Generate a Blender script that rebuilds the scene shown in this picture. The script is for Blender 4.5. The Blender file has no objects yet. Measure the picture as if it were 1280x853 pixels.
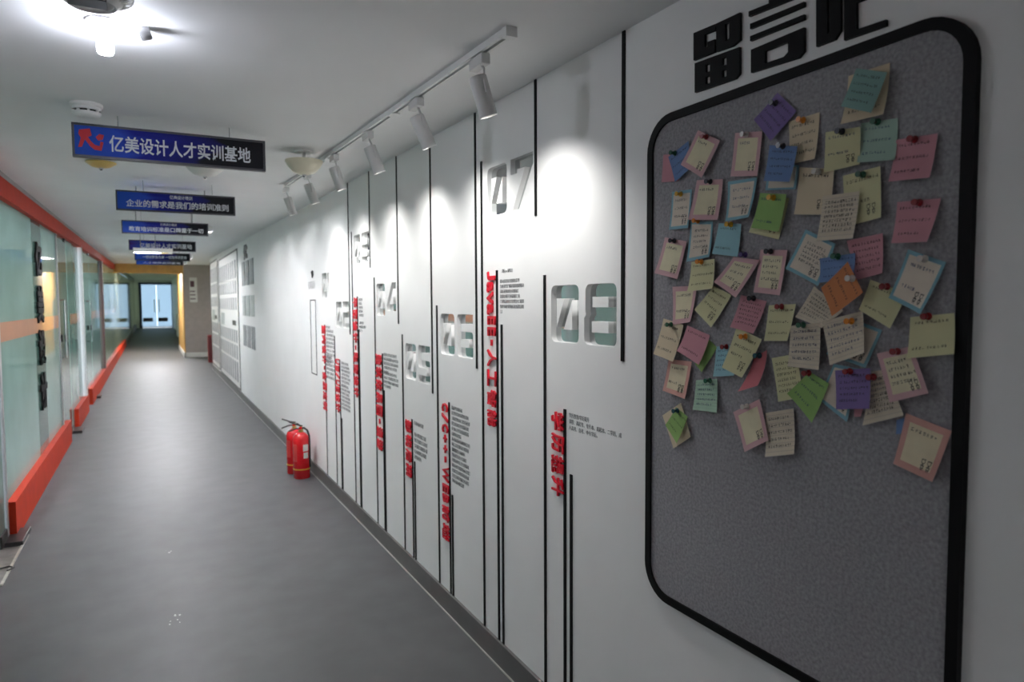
import bpy, bmesh, math, random
from mathutils import Vector, Matrix
random.seed(7)
R = math.radians
scene = bpy.context.scene
C = scene.collection

# ------------------------------------------------------------------ camera
F, CX, CY, EYE = 856.0, 640.0, 426.5, 1.6
PITCH, YAW, ROLL = R(-3.25), R(27.8), R(-0.3)
_fwd = Vector((math.sin(YAW)*math.cos(PITCH), math.cos(YAW)*math.cos(PITCH), math.sin(PITCH)))
_r0 = Vector((math.cos(YAW), -math.sin(YAW), 0)); _u0 = _r0.cross(_fwd)
_right = _r0*math.cos(ROLL) + _u0*math.sin(ROLL)
_up = -_r0*math.sin(ROLL) + _u0*math.cos(ROLL)
CAM = Vector((0, 0, EYE))
cd = bpy.data.cameras.new('camera'); cam = bpy.data.objects.new('camera', cd); C.objects.link(cam)
cd.sensor_fit = 'HORIZONTAL'; cd.sensor_width = 36; cd.lens = F/1280*36
cd.clip_start = 0.05; cd.clip_end = 200
M3 = Matrix((_right, _up, -_fwd)).transposed()
cam.matrix_world = Matrix.Translation(CAM) @ M3.to_4x4()
cd.dof.use_dof = True; cd.dof.focus_distance = 2.3; cd.dof.aperture_fstop = 3.5
scene.camera = cam
# ------------------------------------------------------------------ world, exposure
world = bpy.data.worlds.new('world'); scene.world = world; world.use_nodes = True
bg = world.node_tree.nodes['Background']; bg.inputs[0].default_value = (0.80, 0.90, 1.0, 1); bg.inputs[1].default_value = .55
vs = scene.view_settings
vs.view_transform = 'Standard'; vs.look = 'None'; vs.gamma = 1; vs.use_curve_mapping = False; vs.exposure = 2.88
BULB, SPOT, TUBE = 22.5, 2.3, 77.0       # lamp strengths
# pixel of the photograph -> ray -> point on a known plane
def ray(p): return _right*((p[0]-CX)/F) - _up*((p[1]-CY)/F) + _fwd
def onz(p, z): d = ray(p); return CAM + d*((z-EYE)/d.z)
def onx(p, x): d = ray(p); return CAM + d*(x/d.x)
def ony(p, y): d = ray(p); return CAM + d*(y/d.y)
XR, XL, XG = 1.318, -0.855, -0.905          # right wall, left kickboards, left glass
def ceil(y): return 2.405 + 0.0158*y

# ------------------------------------------------------------------ materials
def lin(c):
    return tuple((v/12.92 if v <= .04045 else ((v+.055)/1.055)**2.4) for v in (c[0]/255, c[1]/255, c[2]/255)) + (1,)
MATS = {}
def mat(name, rgb, rough=.5, metal=0, var=.06, scale=8, bump=0, coat=0, spec=.5, emit=0, ecol=None, coord='Object', trans=0):
    if name in MATS: return MATS[name]
    m = bpy.data.materials.new(name); m.use_nodes = True; nt = m.node_tree; b = nt.nodes['Principled BSDF']
    b.inputs['Roughness'].default_value = rough; b.inputs['Metallic'].default_value = metal
    b.inputs['Coat Weight'].default_value = coat; b.inputs['Coat Roughness'].default_value = .04
    b.inputs['Specular IOR Level'].default_value = spec
    col = lin(rgb)
    tc = nt.nodes.new('ShaderNodeTexCoord'); nz = nt.nodes.new('ShaderNodeTexNoise'); nz.inputs['Scale'].default_value = scale
    nz.inputs['Detail'].default_value = 4
    nt.links.new(tc.outputs[coord], nz.inputs['Vector'])
    rp = nt.nodes.new('ShaderNodeValToRGB'); rp.color_ramp.elements[0].position = .3; rp.color_ramp.elements[1].position = .7
    rp.color_ramp.elements[0].color = tuple(v*(1-var) for v in col[:3])+(1,); rp.color_ramp.elements[1].color = tuple(min(1, v*(1+var)) for v in col[:3])+(1,)
    nt.links.new(nz.outputs['Fac'], rp.inputs[0]); nt.links.new(rp.outputs[0], b.inputs['Base Color'])
    if bump:
        bp = nt.nodes.new('ShaderNodeBump'); bp.inputs['Strength'].default_value = bump; bp.inputs['Distance'].default_value = .01
        nt.links.new(nz.outputs['Fac'], bp.inputs['Height']); nt.links.new(bp.outputs[0], b.inputs['Normal'])
    if emit:
        b.inputs['Emission Color'].default_value = lin(ecol or rgb); b.inputs['Emission Strength'].default_value = emit
    if trans:
        tb = nt.nodes.new('ShaderNodeBsdfTranslucent'); nt.links.new(rp.outputs[0], tb.inputs[0]); ad = nt.nodes.new('ShaderNodeMixShader'); ad.inputs[0].default_value = trans
        gl = nt.nodes.new('ShaderNodeBsdfGlossy'); gl.inputs['Roughness'].default_value = .04; fn = nt.nodes.new('ShaderNodeFresnel'); fn.inputs[0].default_value = 1.5; m2 = nt.nodes.new('ShaderNodeMixShader')
        nt.links.new(b.outputs[0], ad.inputs[1]); nt.links.new(tb.outputs[0], ad.inputs[2]); nt.links.new(fn.outputs[0], m2.inputs[0]); nt.links.new(ad.outputs[0], m2.inputs[1]); nt.links.new(gl.outputs[0], m2.inputs[2])
        nt.links.new(m2.outputs[0], nt.nodes['Material Output'].inputs[0]); b.inputs['Coat Weight'].default_value = 0; b.inputs['Specular IOR Level'].default_value = 0
    MATS[name] = m; return m

# ------------------------------------------------------------------ objects
def props(o, label=None, cat=None, group=None, kind=None):
    if label: o['label'] = label
    if cat: o['category'] = cat
    if group: o['group'] = group
    if kind: o['kind'] = kind
    return o
def empty(name, loc=(0, 0, 0)):
    o = bpy.data.objects.new(name, None); C.objects.link(o); o.location = loc; o.empty_display_size = .05
    return o
def link(name, me, m, parent=None):
    o = bpy.data.objects.new(name, me); C.objects.link(o)
    if m and not me.materials: me.materials.append(m)
    if parent:
        o.parent = parent; o.matrix_parent_inverse = Matrix.Translation(parent.location).inverted()
    return o
class MB:
    def __init__(s): s.v = []; s.f = []; s.uv = None
    def add(s, vs, fs):
        n = len(s.v); s.v += [tuple(v) for v in vs]; s.f += [tuple(i+n for i in f) for f in fs]; return s
    def box(s, x0, x1, y0, y1, z0, z1):
        v = [(x, y, z) for z in (z0, z1) for y in (y0, y1) for x in (x0, x1)]
        return s.add(v, [(0, 2, 3, 1), (4, 5, 7, 6), (0, 1, 5, 4), (2, 6, 7, 3), (0, 4, 6, 2), (1, 3, 7, 5)])
    def prism(s, pts, off):           # planar polygon + offset vector
        n = len(pts); off = Vector(off); a = [Vector(p) for p in pts]
        return s.add(a+[p+off for p in a], [tuple(range(n))[::-1], tuple(range(n, 2*n))]+[(i, (i+1) % n, n+(i+1) % n, n+i) for i in range(n)])
    def lathe(s, prof, origin=(0, 0, 0), axis=(0, 0, 1), seg=24):   # prof: (radius, along)
        ax = Vector(axis).normalized(); t = Vector((1, 0, 0)) if abs(ax.x) < .9 else Vector((0, 1, 0))
        u = ax.cross(t).normalized(); w = ax.cross(u); o = Vector(origin); vs = []; fs = []
        for r, h in prof:
            for k in range(seg):
                a = 2*math.pi*k/seg; vs.append(o+ax*h+(u*math.cos(a)+w*math.sin(a))*max(r, 1e-5))
        for i in range(len(prof)-1):
            for k in range(seg):
                k2 = (k+1) % seg; fs.append((i*seg+k, i*seg+k2, (i+1)*seg+k2, (i+1)*seg+k))
        return s.add(vs, fs)
    def tube(s, path, r, seg=8):
        P = [Vector(p) for p in path]; vs = []; fs = []; n = len(P)
        for i, p in enumerate(P):
            d = (P[min(i+1, n-1)]-P[max(i-1, 0)]).normalized(); t = Vector((0, 0, 1)) if abs(d.z) < .9 else Vector((1, 0, 0))
            u = d.cross(t).normalized(); w = d.cross(u)
            for k in range(seg):
                a = 2*math.pi*k/seg; vs.append(p+(u*math.cos(a)+w*math.sin(a))*r)
        for i in range(n-1):
            for k in range(seg):
                k2 = (k+1) % seg; fs.append((i*seg+k, i*seg+k2, (i+1)*seg+k2, (i+1)*seg+k))
        fs.append(tuple(range(seg))); fs.append(tuple(range((n-1)*seg, n*seg)))
        return s.add(vs, fs)
    def build(s, name, m, parent=None, smooth=False, bevel=0):
        me = bpy.data.meshes.new(name); me.from_pydata(s.v, [], s.f); me.validate(); me.update()
        bm = bmesh.new(); bm.from_mesh(me); bmesh.ops.recalc_face_normals(bm, faces=bm.faces[:])
        if bevel: bmesh.ops.bevel(bm, geom=bm.edges[:], offset=bevel, segments=2, affect='EDGES', profile=.5)
        bm.to_mesh(me); bm.free()
        if smooth:
            for p in me.polygons: p.use_smooth = True
            me.set_sharp_from_angle(angle=R(40))
        return link(name, me, m, parent)
def box(name, m, x0, x1, y0, y1, z0, z1, parent=None, bevel=0):
    return MB().box(min(x0, x1), max(x0, x1), min(y0, y1), max(y0, y1), min(z0, z1), max(z0, z1)).build(name, m, parent, bevel=bevel)
# frame for flat shapes on the right wall: local x = towards the camera (-Y), local y = up, local z = into the corridor (-X)
def wallframe(x, y, z):
    return Matrix(((0, 0, -1, x), (-1, 0, 0, y), (0, 1, 0, z), (0, 0, 0, 1)))
def wallframe_cw(x, y, z):           # text turned a quarter clockwise: local x = down, local y = towards the camera
    return Matrix(((0, 0, -1, x), (0, -1, 0, y), (-1, 0, 0, z), (0, 0, 0, 1)))
def facing_frame(x, y, z):           # facing the camera end (-Y)
    return Matrix(((1, 0, 0, x), (0, 0, -1, y), (0, 1, 0, z), (0, 0, 0, 1)))
def curve_mesh(cu, mtx, name):
    ob = bpy.data.objects.new('tmp', cu); C.objects.link(ob)
    bpy.context.view_layer.update()
    dg = bpy.context.evaluated_depsgraph_get()
    me = bpy.data.meshes.new_from_object(ob.evaluated_get(dg)); me.name = name
    bpy.data.objects.remove(ob); bpy.data.curves.remove(cu)
    me.materials.clear()
    if mtx is not None: me.transform(mtx)
    return me
def poly_mesh(polys, half, mtx, name):
    cu = bpy.data.curves.new(name, 'CURVE'); cu.dimensions = '2D'; cu.fill_mode = 'BOTH'; cu.extrude = half
    for p in polys:
        sp = cu.splines.new('POLY'); sp.points.add(len(p)-1); sp.use_cyclic_u = True
        for i, q in enumerate(p): sp.points[i].co = (q[0], q[1], 0, 1)
    return curve_mesh(cu, mtx, name)
def text_mesh(txt, size, half, offset=0, name='lettering', res=2, align='LEFT', line=1.0):
    cu = bpy.data.curves.new(name, 'FONT'); cu.body = txt; cu.size = size; cu.extrude = half; cu.offset = offset
    cu.resolution_u = res; cu.align_x = align; cu.space_line = line
    return curve_mesh(cu, None, name)
def fit(me, w=None, h=None, center=True, stretch=False):
    xs = [v.co.x for v in me.vertices]; ys = [v.co.y for v in me.vertices]
    if not xs: return me
    x0, x1, y0, y1 = min(xs), max(xs), min(ys), max(ys)
    sx = w/(x1-x0) if w else None; sy = h/(y1-y0) if h else None
    if stretch: pass
    elif sx and sy: sx = sy = min(sx, sy)
    else: sx = sy = (sx or sy)
    me.transform(Matrix.Diagonal((sx, sy, 1, 1)) @ Matrix.Translation((-(x0+x1)/2, -(y0+y1)/2, 0)))
    return me

# ------------------------------------------------------------------ base materials
m_wall = mat('white wall paint', (240, 240, 239), .55, var=.02, scale=3)
m_ceil = mat('white ceiling paint', (238, 238, 238), .8, var=.02, scale=2)
m_floor = mat('grey vinyl floor', (84, 84, 85), .5, var=.10, scale=5, bump=.03, spec=.22)
m_base = mat('grey skirting', (98, 96, 95), .45, var=.08)
m_caulk = mat('pale sealant', (170, 168, 164), .6)
m_black = mat('matt black acrylic', (13, 13, 14), .6, spec=.2)
m_red = mat('red acrylic', (226, 22, 48), .4)
m_mirror = mat('mirror', (205, 208, 208), .06, 1, var=.01)
m_orange = mat('orange red laminate', (184, 50, 24), .6, var=.08, spec=.2)
m_stripe = mat('orange film', (196, 124, 82), .3, coat=1)
m_teal = mat('frosted teal glass', (164, 190, 182), .45, var=.08, scale=2, trans=.6)
m_greyglass = mat('grey green glass', (150, 168, 160), .35, var=.08, scale=2, trans=.6)
m_pale = mat('pale yellow green glass', (196, 204, 180), .45, var=.1, scale=2, trans=.6)
m_grey = mat('grey metal trim', (150, 150, 150), .4)
m_white = mat('white plastic', (232, 232, 230), .4, var=.02)
m_dark = mat('dark metal', (50, 46, 46), .4, .4)
m_chrome = mat('chrome', (210, 210, 212), .12, 1)
m_wood = mat('yellow wood veneer', (206, 160, 92), .45, var=.15, scale=4)

# ------------------------------------------------------------------ floor, ceiling, walls
props(box('floor', m_floor, -1.3, 1.9, -3.6, 56, -.1, 0), kind='structure')
cb = MB().prism([(-1.3, -3.6, ceil(-3.6)), (-1.3, 56, ceil(56)), (1.9, 56, ceil(56)), (1.9, -3.6, ceil(-3.6))], (0, 0, .1))
props(cb.build('ceiling', m_ceil), kind='structure')
props(box('wall_back', m_wall, -1.3, 1.9, -3.7, -3.6, 0, 2.6), kind='structure')

# numerals: outlines in a unit cell (x to the right, y up)
def rounded(p, r, which=None, n=4):
    out = []; N = len(p)
    for i, q in enumerate(p):
        if which is not None and i not in which: out.append(q); continue
        a = Vector(p[i-1])-Vector(q); b = Vector(p[(i+1) % N])-Vector(q)
        d = min(r, a.length*.45, b.length*.45); A = Vector(q)+a.normalized()*d; B = Vector(q)+b.normalized()*d
        for k in range(n+1):
            t = k/n; out.append(tuple(A*(1-t)**2+Vector(q)*2*t*(1-t)+B*t*t))
    return out
DW, DH = .185, .207
def cell(p): return [(x*DW, y*DH) for x, y in p]
def rc(pts, r=.028, which=None): return rounded(cell(pts), r, which)
DIG = {
 '0': [rc([(0, 1), (1, 1), (1, 0), (0, 0)]), cell([(.21, .77), (.50, .77), (.21, .26)]), cell([(.77, .74), (.77, .23), (.47, .23)])],
 '1': [cell([(0, 1), (.2, 1), (.2, 0), (0, 0)])],
 '2': [rc([(0, 1), (1, 1), (1, .40), (.25, .40), (.25, .2), (1, .2), (1, 0), (0, 0), (0, .6), (.75, .6), (.75, .8), (0, .8)], .022, (1, 2, 7, 8))],
 '3': [rc([(0, 1), (1, 1), (1, 0), (0, 0), (0, .21), (.72, .21), (.72, .40), (0, .40), (0, .6), (.72, .6), (.72, .79), (0, .79)], .022, (1, 2))],
 '4': [rc([(.6, 1), (1, 1), (1, .15), (0, .15), (0, .32)], .01, (3, 4)), cell([(.72, .82), (.72, .36), (.33, .36)])],
 '5': [rc([(0, 1), (1, 1), (1, .8), (.27, .8), (.27, .61), (1, .61), (1, 0), (0, 0), (0, .2), (.72, .2), (.72, .4), (0, .4)], .022, (0, 5, 6, 11))],
 '6': [rc([(0, 1), (1, 1), (1, .78), (.25, .78), (.25, .6), (1, .6), (1, 0), (0, 0)], .022, (0, 5, 6, 7)), cell([(.25, .42), (.75, .42), (.75, .24), (.25, .24)])],
 '7': [cell([(0, 1), (1, 1), (1, .78), (.38, 0), (.08, 0), (.66, .77), (.3, .77), (.3, .70), (0, .70)])],
 '8': [rc([(.04, 1), (1, 1), (1, 0), (0, 0), (0, .44), (.06, .5), (.04, .56)], .028, (0, 1, 2, 3)), cell([(.27, .79), (.76, .79), (.76, .62), (.27, .62)]), cell([(.25, .39), (.76, .39), (.76, .21), (.25, .21)])],
}
NUM = {'01': (6.013, 1.648), '02': (5.525, 1.405), '03': (4.963, 1.879), '04': (4.41, 1.517), '05': (3.847, 1.157), '06': (3.29, 1.336), '07': (2.723, 1.972), '08': (2.186, 1.453)}
THK = .022
Y0, Y1 = -3.6, 18.35
polys = [[(-Y1, 0.0), (-Y0, 0.0), (-Y0, ceil(Y0)+.03), (-Y1, ceil(Y1)+.03)]]
for n, (y, z) in NUM.items():
    for k, d in enumerate(n):
        for p in DIG[d]: polys.append([(-y+k*(DW+.034)+q[0], z+q[1]) for q in p])
me = poly_mesh(polys, THK/2, wallframe(XR+THK/2, 0, 0), 'wall_right')
wall_right = props(link('wall_right', me, m_wall), kind='structure')
mirror_desc = {'01': 'recessed mirror number one beside the thin outlined rectangle', '02': 'recessed mirror number two above the red UI heading', '03': 'recessed mirror number three, highest of the far numbers', '04': 'recessed mirror number four with an open triangle in its digit',
    '05': 'recessed mirror number five, lowest of all the numbers', '06': 'recessed mirror number six above the red C/C++ heading', '07': 'recessed mirror number seven above the red Java heading', '08': 'recessed mirror number eight, nearest the felt board'}
for n, (y, z) in NUM.items():
    t = empty('recessed_number', (XR+THK, y-.2, z))
    props(t, mirror_desc[n], 'number', 'recessed mirror numbers along the wall')
    for k, d in enumerate(n):
        w = DW if d != '1' else DW*.2
        yy = y-k*(DW+.034)
        box('digit_mirror', m_mirror, XR+THK, XR+THK+.006, yy+.008, yy-w-.008, z-.008, z+DH+.008, t)
# recess beyond the end of the right wall, far right wall
props(box('wall_recess', m_wall, 1.72, 1.82, Y1-.2, 22.7, 0, 2.9), kind='structure')
box('wall_end', m_wall, XR+THK, 1.9, Y1-.12, Y1, 0, 2.75, wall_right)
props(box('wall_far_right', m_white, 1.33, 1.43, 27.3, 54, 0, 3.4), kind='structure')
# skirting
bb = props(box('baseboard_right', m_base, XR-.014, XR, -3.6, 18.35, 0, .112), kind='structure')
box('sealant_line', m_caulk, XR-.019, XR-.014, -3.6, 18.35, 0, .006, bb)
# black strips of the wall, (top pixel, bottom pixel); None = reaches the ceiling / the skirting
STR = [((779, 40), (780, 452), 'c'), ((669.4, 98), (670.6, 270), 'c'), ((594.2, 140), (596.3, 461), 'c'), ((601.9, 202), (606.4, 777), 'b'),
 ((622.4, 338), (623.6, 793), 'b'), ((627.8, 406), (629.5, 797), 'b'), ((681.8, 344), (682.1, 843), 'b'), ((707.5, 512), (706, 870), 'b'), ((715.6, 594), (713.4, 880), 'b'),
 ((538, 172), (540.7, 492), 'c'), ((545.6, 382), (550.8, 724), 'b'), ((561.3, 503), (564.5, 736), 'b'), ((565.8, 619), (567.2, 740), 'b'),
 ((496, 196), (497.9, 405), 'c'), ((502.4, 418), (507.6, 685), 'b'), ((514.9, 524), (518.2, 692), 'b'), ((518.4, 577), (520.7, 697), 'b'),
 ((461.3, 213), (462.8, 335), 'c'), ((467.1, 347), (473.8, 652), 'b'), ((477.9, 442), (482.2, 659), 'b'), ((480.2, 488), (483.8, 662), 'b'),
 ((435.1, 228), (437.5, 418), 'c'), ((439.3, 290), (445.7, 627), 'b'), ((446.6, 371), (451.8, 632), 'b'), ((448.3, 412), (453.4, 634), 'b'),
 ((418.2, 420), (422.3, 605), 'b'), ((424.8, 450), (428.2, 610), 'b'), ((427.2, 523), (429.7, 612), 'b'), ((405.6, 406), (410.4, 595), 'b')]
SW = .0075
for top, bot, k in STR:
    A = onx(top, XR); B = onx(bot, XR); y = (A.y+B.y)/2
    zt = ceil(y) if k == 'c' else A.z
    zb = .112 if k == 'b' else B.z
    box('wall_strip', m_black, XR-.004, XR, y-SW, y+SW, zb, zt, wall_right)
# thin outlined rectangle by the first number
a_, b_ = onx((387.8, 375), XR), onx((395.2, 469), XR)
ol = empty('outlined_rectangle', (XR, a_.y, b_.z)); props(ol, 'tall thin black outlined rectangle on the wall beside number 01', 'decoration')
ya, yb, za, zb = a_.y, onx((394.6, 376), XR).y, a_.z, b_.z
for (p, q, r_, s_) in ((ya, ya-.012, zb, za), (yb, yb+.012, zb, za), (ya, yb, za, za-.008), (ya, yb, zb, zb+.008)):
    box('outline_bar', m_black, XR-.003, XR, p, q, r_, s_, ol)
lg = props(link('wall_emblem', poly_mesh([[(-.05, .02), (.0, .035), (.05, .03), (.06, -.01), (.02, -.035), (-.02, -.03), (-.03, 0)]], .0015, wallframe(XR-.0015, onx((390.3, 343), XR).y, onx((390.3, 343), XR).z), 'wall_emblem'), m_black), 'small black emblem above the thin outlined rectangle', 'emblem')
cap = text_mesh('亿美设计', .045, .0004, 0, 'emblem_caption'); fit(cap, w=.3)
cap.transform(wallframe(XR-.0006, onx((389.5, 356.5), XR).y, onx((389.5, 356.5), XR).z)); link('caption', cap, m_grey, lg)

# ------------------------------------------------------------------ red headings (letters turned a quarter clockwise) and paragraphs
HEAD = [('学历提升', 2.176, 2.088, 1.202, .877), ('JavaEE-人工智能', 2.725, 2.634, 1.7385, 1.0477), ('C/C++-WEB前端', 3.275, 3.18, 1.093, .369), ('影视后期', 3.845, 3.745, .922, .574),
        ('建筑效果图-漫游', 4.43, 4.30, 1.27, .623), ('平面设计-电商设计', 4.99, 4.87, 1.646, .905), ('UI/UE设计', 5.57, 5.42, 1.16, .717), ('室内设计-全屋定制', 6.03, 5.89, 1.415, .671)]
HL = ['red four-character heading beside the pinned felt board', 'long red heading starting with Java under number 07', 'red heading starting with C/C++ under number 06', 'red four-character heading under number 05, nearest the skirting',
      'red heading with a short dash near its end under number 04', 'red heading with a dash at mid-length under number 03', 'red heading with a slash starting UI under number 02', 'red heading under number 01 above the fire extinguishers']
for (txt, yl, yr, zt, zb), lab in zip(HEAD, HL):
    t = empty('red_heading', (XR, yl, zb)); props(t, lab, 'lettering', 'red vertical headings on the wall')
    n = len(txt); wts = [(.55 if ord(c) < 128 and c not in 'W' else 1) if len(txt) > 9 else (.7 if ord(c) < 128 else 1) for c in txt]; S = sum(wts); cur = zt
    for c, w in zip(txt, wts):
        L = (zt-zb)*w/S; cjk = ord(c) > 128
        me = text_mesh(c, 1.0, .0035, .017 if cjk else .02, 'letter')
        H = (yl-yr)
        if cjk: fit(me, w=L*.84, h=H*.95, stretch=True)
        elif c == '-': fit(me, w=L*.55)
        elif c == '+': fit(me, w=L*.75)
        elif c in 'av': fit(me, h=H*.62)
        else: fit(me, w=L*.8, h=H*.8, stretch=True)
        me.transform(Matrix.Diagonal((1, 1, 1, 1)))
        yy = (yl+yr)/2 + (H*.14 if c in 'av' else 0)
        me.transform(wallframe_cw(XR-.006, yy, cur-L/2)); link('letter', me, m_red, t); cur -= L
m_print = mat('grey print', (128, 128, 130), .6)
POOL = '设计课程学员基础应用软件开发网页视觉图形色彩版式项目实战就业岗位企业需求掌握技能后期剪辑特效建模渲染动画平面广告包装品牌室内施工效果图电商运营前端数据人工智能编程语言系统框架'
def para(lines, y, z, h, lab, wid=None):
    me = text_mesh('\n'.join(lines), h, 0.0003, .0, 'paragraph', 1, line=1.25)
    xs = [v.co.x for v in me.vertices]; ys = [v.co.y for v in me.vertices]
    sx = (wid/(max(xs)-min(xs))) if wid else 1
    me.transform(wallframe(XR-.0005, y, z) @ Matrix.Diagonal((sx, 1, 1, 1)) @ Matrix.Translation((-min(xs), -max(ys), 0)))
    return props(link('wall_paragraph', me, m_print), lab, 'lettering', 'small printed paragraphs on the wall')
def rl(*ns): return [''.join(random.choice(POOL) for _ in range(n)) for n in ns]
def P(px): v = onx(px, XR); return v.y, v.z
para(['学历教育/学历提升', '课程：高起专、专升本、高起本、二学历、成', '人高考、自考、中专学历。'], *P((711.5, 516)), .018, 'three-line black paragraph beside the red heading by the felt board', .31)
y, z = P((625, 337)); para(['    1.掌握 Java 编程语言', '  ']+rl(15)+rl(18, 14, 15, 18, 18, 2), y, z, .017, 'black paragraph beside the red Java heading', .21)
y, z = P((564.5, 507)); para(rl(9, 14, 15, 14, 14, 8, 15, 14, 4), y, z, .021, 'upper black paragraph beside the red C/C++ heading', .22)
y, z = P((565, 559)); para(rl(11, 12, 14, 15, 14, 14, 10), y, z, .021, 'lower black paragraph beside the red C/C++ heading', .22)
y, z = P((517.5, 526)); para(rl(8)+[' ']+rl(10, 11, 11, 10, 6), y, z, .026, 'five-line black paragraph under number 05', .21)
y, z = P((479.5, 441)); para(rl(10, 11, 11, 10, 4), y, z, .022, 'upper black paragraph beside the red heading with a late dash', .29)
y, z = P((479.7, 464)); para(rl(11, 12, 12, 6), y, z, .022, 'lower black paragraph beside the red heading with a late dash', .29)
y, z = P((448.5, 373)); para(rl(5, 4, 5, 5, 6)+[' ']+rl(6, 9, 4), y, z, .022, 'black paragraph beside the red heading under number 03', .17)
y, z = P((426.5, 452)); para(rl(8, 9, 10, 9, 10, 9, 5), y, z, .023, 'upper black paragraph beside the red UI heading', .27)
y, z = P((426.5, 480)); para(rl(9, 11, 10, 11, 11, 11, 11), y, z, .023, 'lower black paragraph beside the red UI heading', .27)
y, z = P((407.2, 407)); para(rl(5, 9, 10, 10, 10, 10, 10, 10, 7, 6), y, z, .026, 'upper black paragraph beside the red heading above the fire extinguishers', .30)
y, z = P((407.5, 443)); para(rl(7, 9, 10, 10, 9, 10), y, z, .028, 'lower black paragraph beside the red heading above the fire extinguishers', .30)

# ------------------------------------------------------------------ felt board with black frame
def felt():
    m = mat('grey felt', (156, 154, 158), .95, var=.22, scale=130, bump=.08, spec=.1); return m
XB = XR-.0105
board = empty('notice_board', (XR, 1.15, .5)); props(board, 'large grey felt notice board with rounded black frame on the white wall', 'notice board')
by0, by1, bz0, bz1 = 1.614, .708, .72, 2.127
def rrect(x0, x1, y0, y1, r, n=8):
    out = []
    for cx, cy, a0 in ((x1-r, y1-r, 0), (x0+r, y1-r, 90), (x0+r, y0+r, 180), (x1-r, y0+r, 270)):
        for k in range(n+1):
            a = R(a0+90*k/n); out.append((cx+r*math.cos(a), cy+r*math.sin(a)))
    return out
fw = .0225
outer = rrect(-by0, -by1, bz0, bz1, .10); inner = rrect(-by0+fw, -by1-fw, bz0+fw, bz1-fw, .078)
link('frame', poly_mesh([outer, inner], .008, wallframe(XR-.008, 0, 0), 'frame'), m_black, board)
link('felt_panel', poly_mesh([rrect(-by0+fw*.6, -by1-fw*.6, bz0+fw*.6, bz1-fw*.6, .085)], .005, wallframe(XR-.005, 0, 0), 'felt_panel'), felt(), board)
# title characters, outlines measured in a photo crop and put on the wall
def gp(q): v = onx((820+q[0]/2.783, q[1]/2.783), XR); return (-v.y, v.z)
TITLE = [
 [[(138, 117), (214, 85), (214, 107), (177, 122), (177, 168), (186, 164), (186, 148), (212, 138), (212, 183), (138, 212)],
  [(217, 84), (300, 45), (300, 140), (274, 162), (217, 182)], [(247, 86), (262, 80), (262, 135), (249, 148)],
  [(142, 222), (298, 165), (298, 258), (284, 276), (142, 324)], [(180, 228), (195, 222), (195, 249), (180, 255)], [(238, 205), (253, 199), (253, 226), (238, 232)], [(180, 270), (195, 264), (195, 290), (180, 296)], [(238, 247), (253, 241), (253, 267), (238, 273)]],
 [[(400, -42), (455, -62), (455, -10), (525, -35), (525, -17), (330, 60), (330, 42), (400, 14)], [(335, 85), (523, 8), (523, 25), (335, 103)], [(335, 128), (523, 52), (523, 70), (335, 145)],
  [(338, 175), (523, 97), (523, 180), (505, 203), (338, 255)], [(387, 180), (467, 148), (467, 183), (452, 200), (387, 222)]],
 [[(565, -48), (650, -82), (650, 108), (630, 140), (565, 165)], [(603, -30), (612, -34), (612, 112), (603, 122)],
  [(662, -86), (808, -145), (808, -30), (705, 12), (705, 105), (808, 70), (808, 92), (662, 143)], [(705, -60), (770, -86), (770, -42), (705, -16)]]]
tt = empty('board_title', (XR, 1.15, 2.155)); props(tt, 'black blocky three-character title above the felt board', 'lettering')
for ch in TITLE:
    link('letter', poly_mesh([[gp(q) for q in p] for p in ch], .004, wallframe(XR-.004, 0, 0), 'letter'), m_black, tt)
# ------------------------------------------------------------------ paper notes
def note_mat(name, base, border=None, bw=.11, lines=None):
    if name in MATS: return MATS[name]
    m = mat(name, base, .75, var=.05, scale=30, spec=.2); nt = m.node_tree; b = nt.nodes['Principled BSDF']
    ramp = [n for n in nt.nodes if n.type == 'VALTORGB'][0]
    uv = nt.nodes.new('ShaderNodeUVMap'); sep = nt.nodes.new('ShaderNodeSeparateXYZ'); nt.links.new(uv.outputs[0], sep.inputs[0])
    def math_(op, a, b_=None, c=None):
        n = nt.nodes.new('ShaderNodeMath'); n.operation = op
        for i, v in enumerate((a, b_, c)):
            if v is None: continue
            if isinstance(v, (int, float)): n.inputs[i].default_value = v
            else: nt.links.new(v, n.inputs[i])
        return n.outputs[0]
    mix = nt.nodes.new('ShaderNodeMix'); mix.data_type = 'RGBA'
    nt.links.new(ramp.outputs[0], mix.inputs[6])
    if border:
        ax = math_('ABSOLUTE', math_('SUBTRACT', sep.outputs[0], .5)); ay = math_('ABSOLUTE', math_('SUBTRACT', sep.outputs[1], .5))
        fac = math_('GREATER_THAN', math_('MAXIMUM', ax, ay), .5-bw); mix.inputs[7].default_value = lin(border)
    else:
        fr = math_('FRACT', math_('MULTIPLY', sep.outputs[1], 11)); fac = math_('MULTIPLY', math_('LESS_THAN', fr, .12), .55); mix.inputs[7].default_value = lin(lines)
    nt.links.new(fac, mix.inputs[0]); nt.links.new(mix.outputs[2], b.inputs['Base Color'])
    return m
CR = (224, 214, 188)
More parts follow.
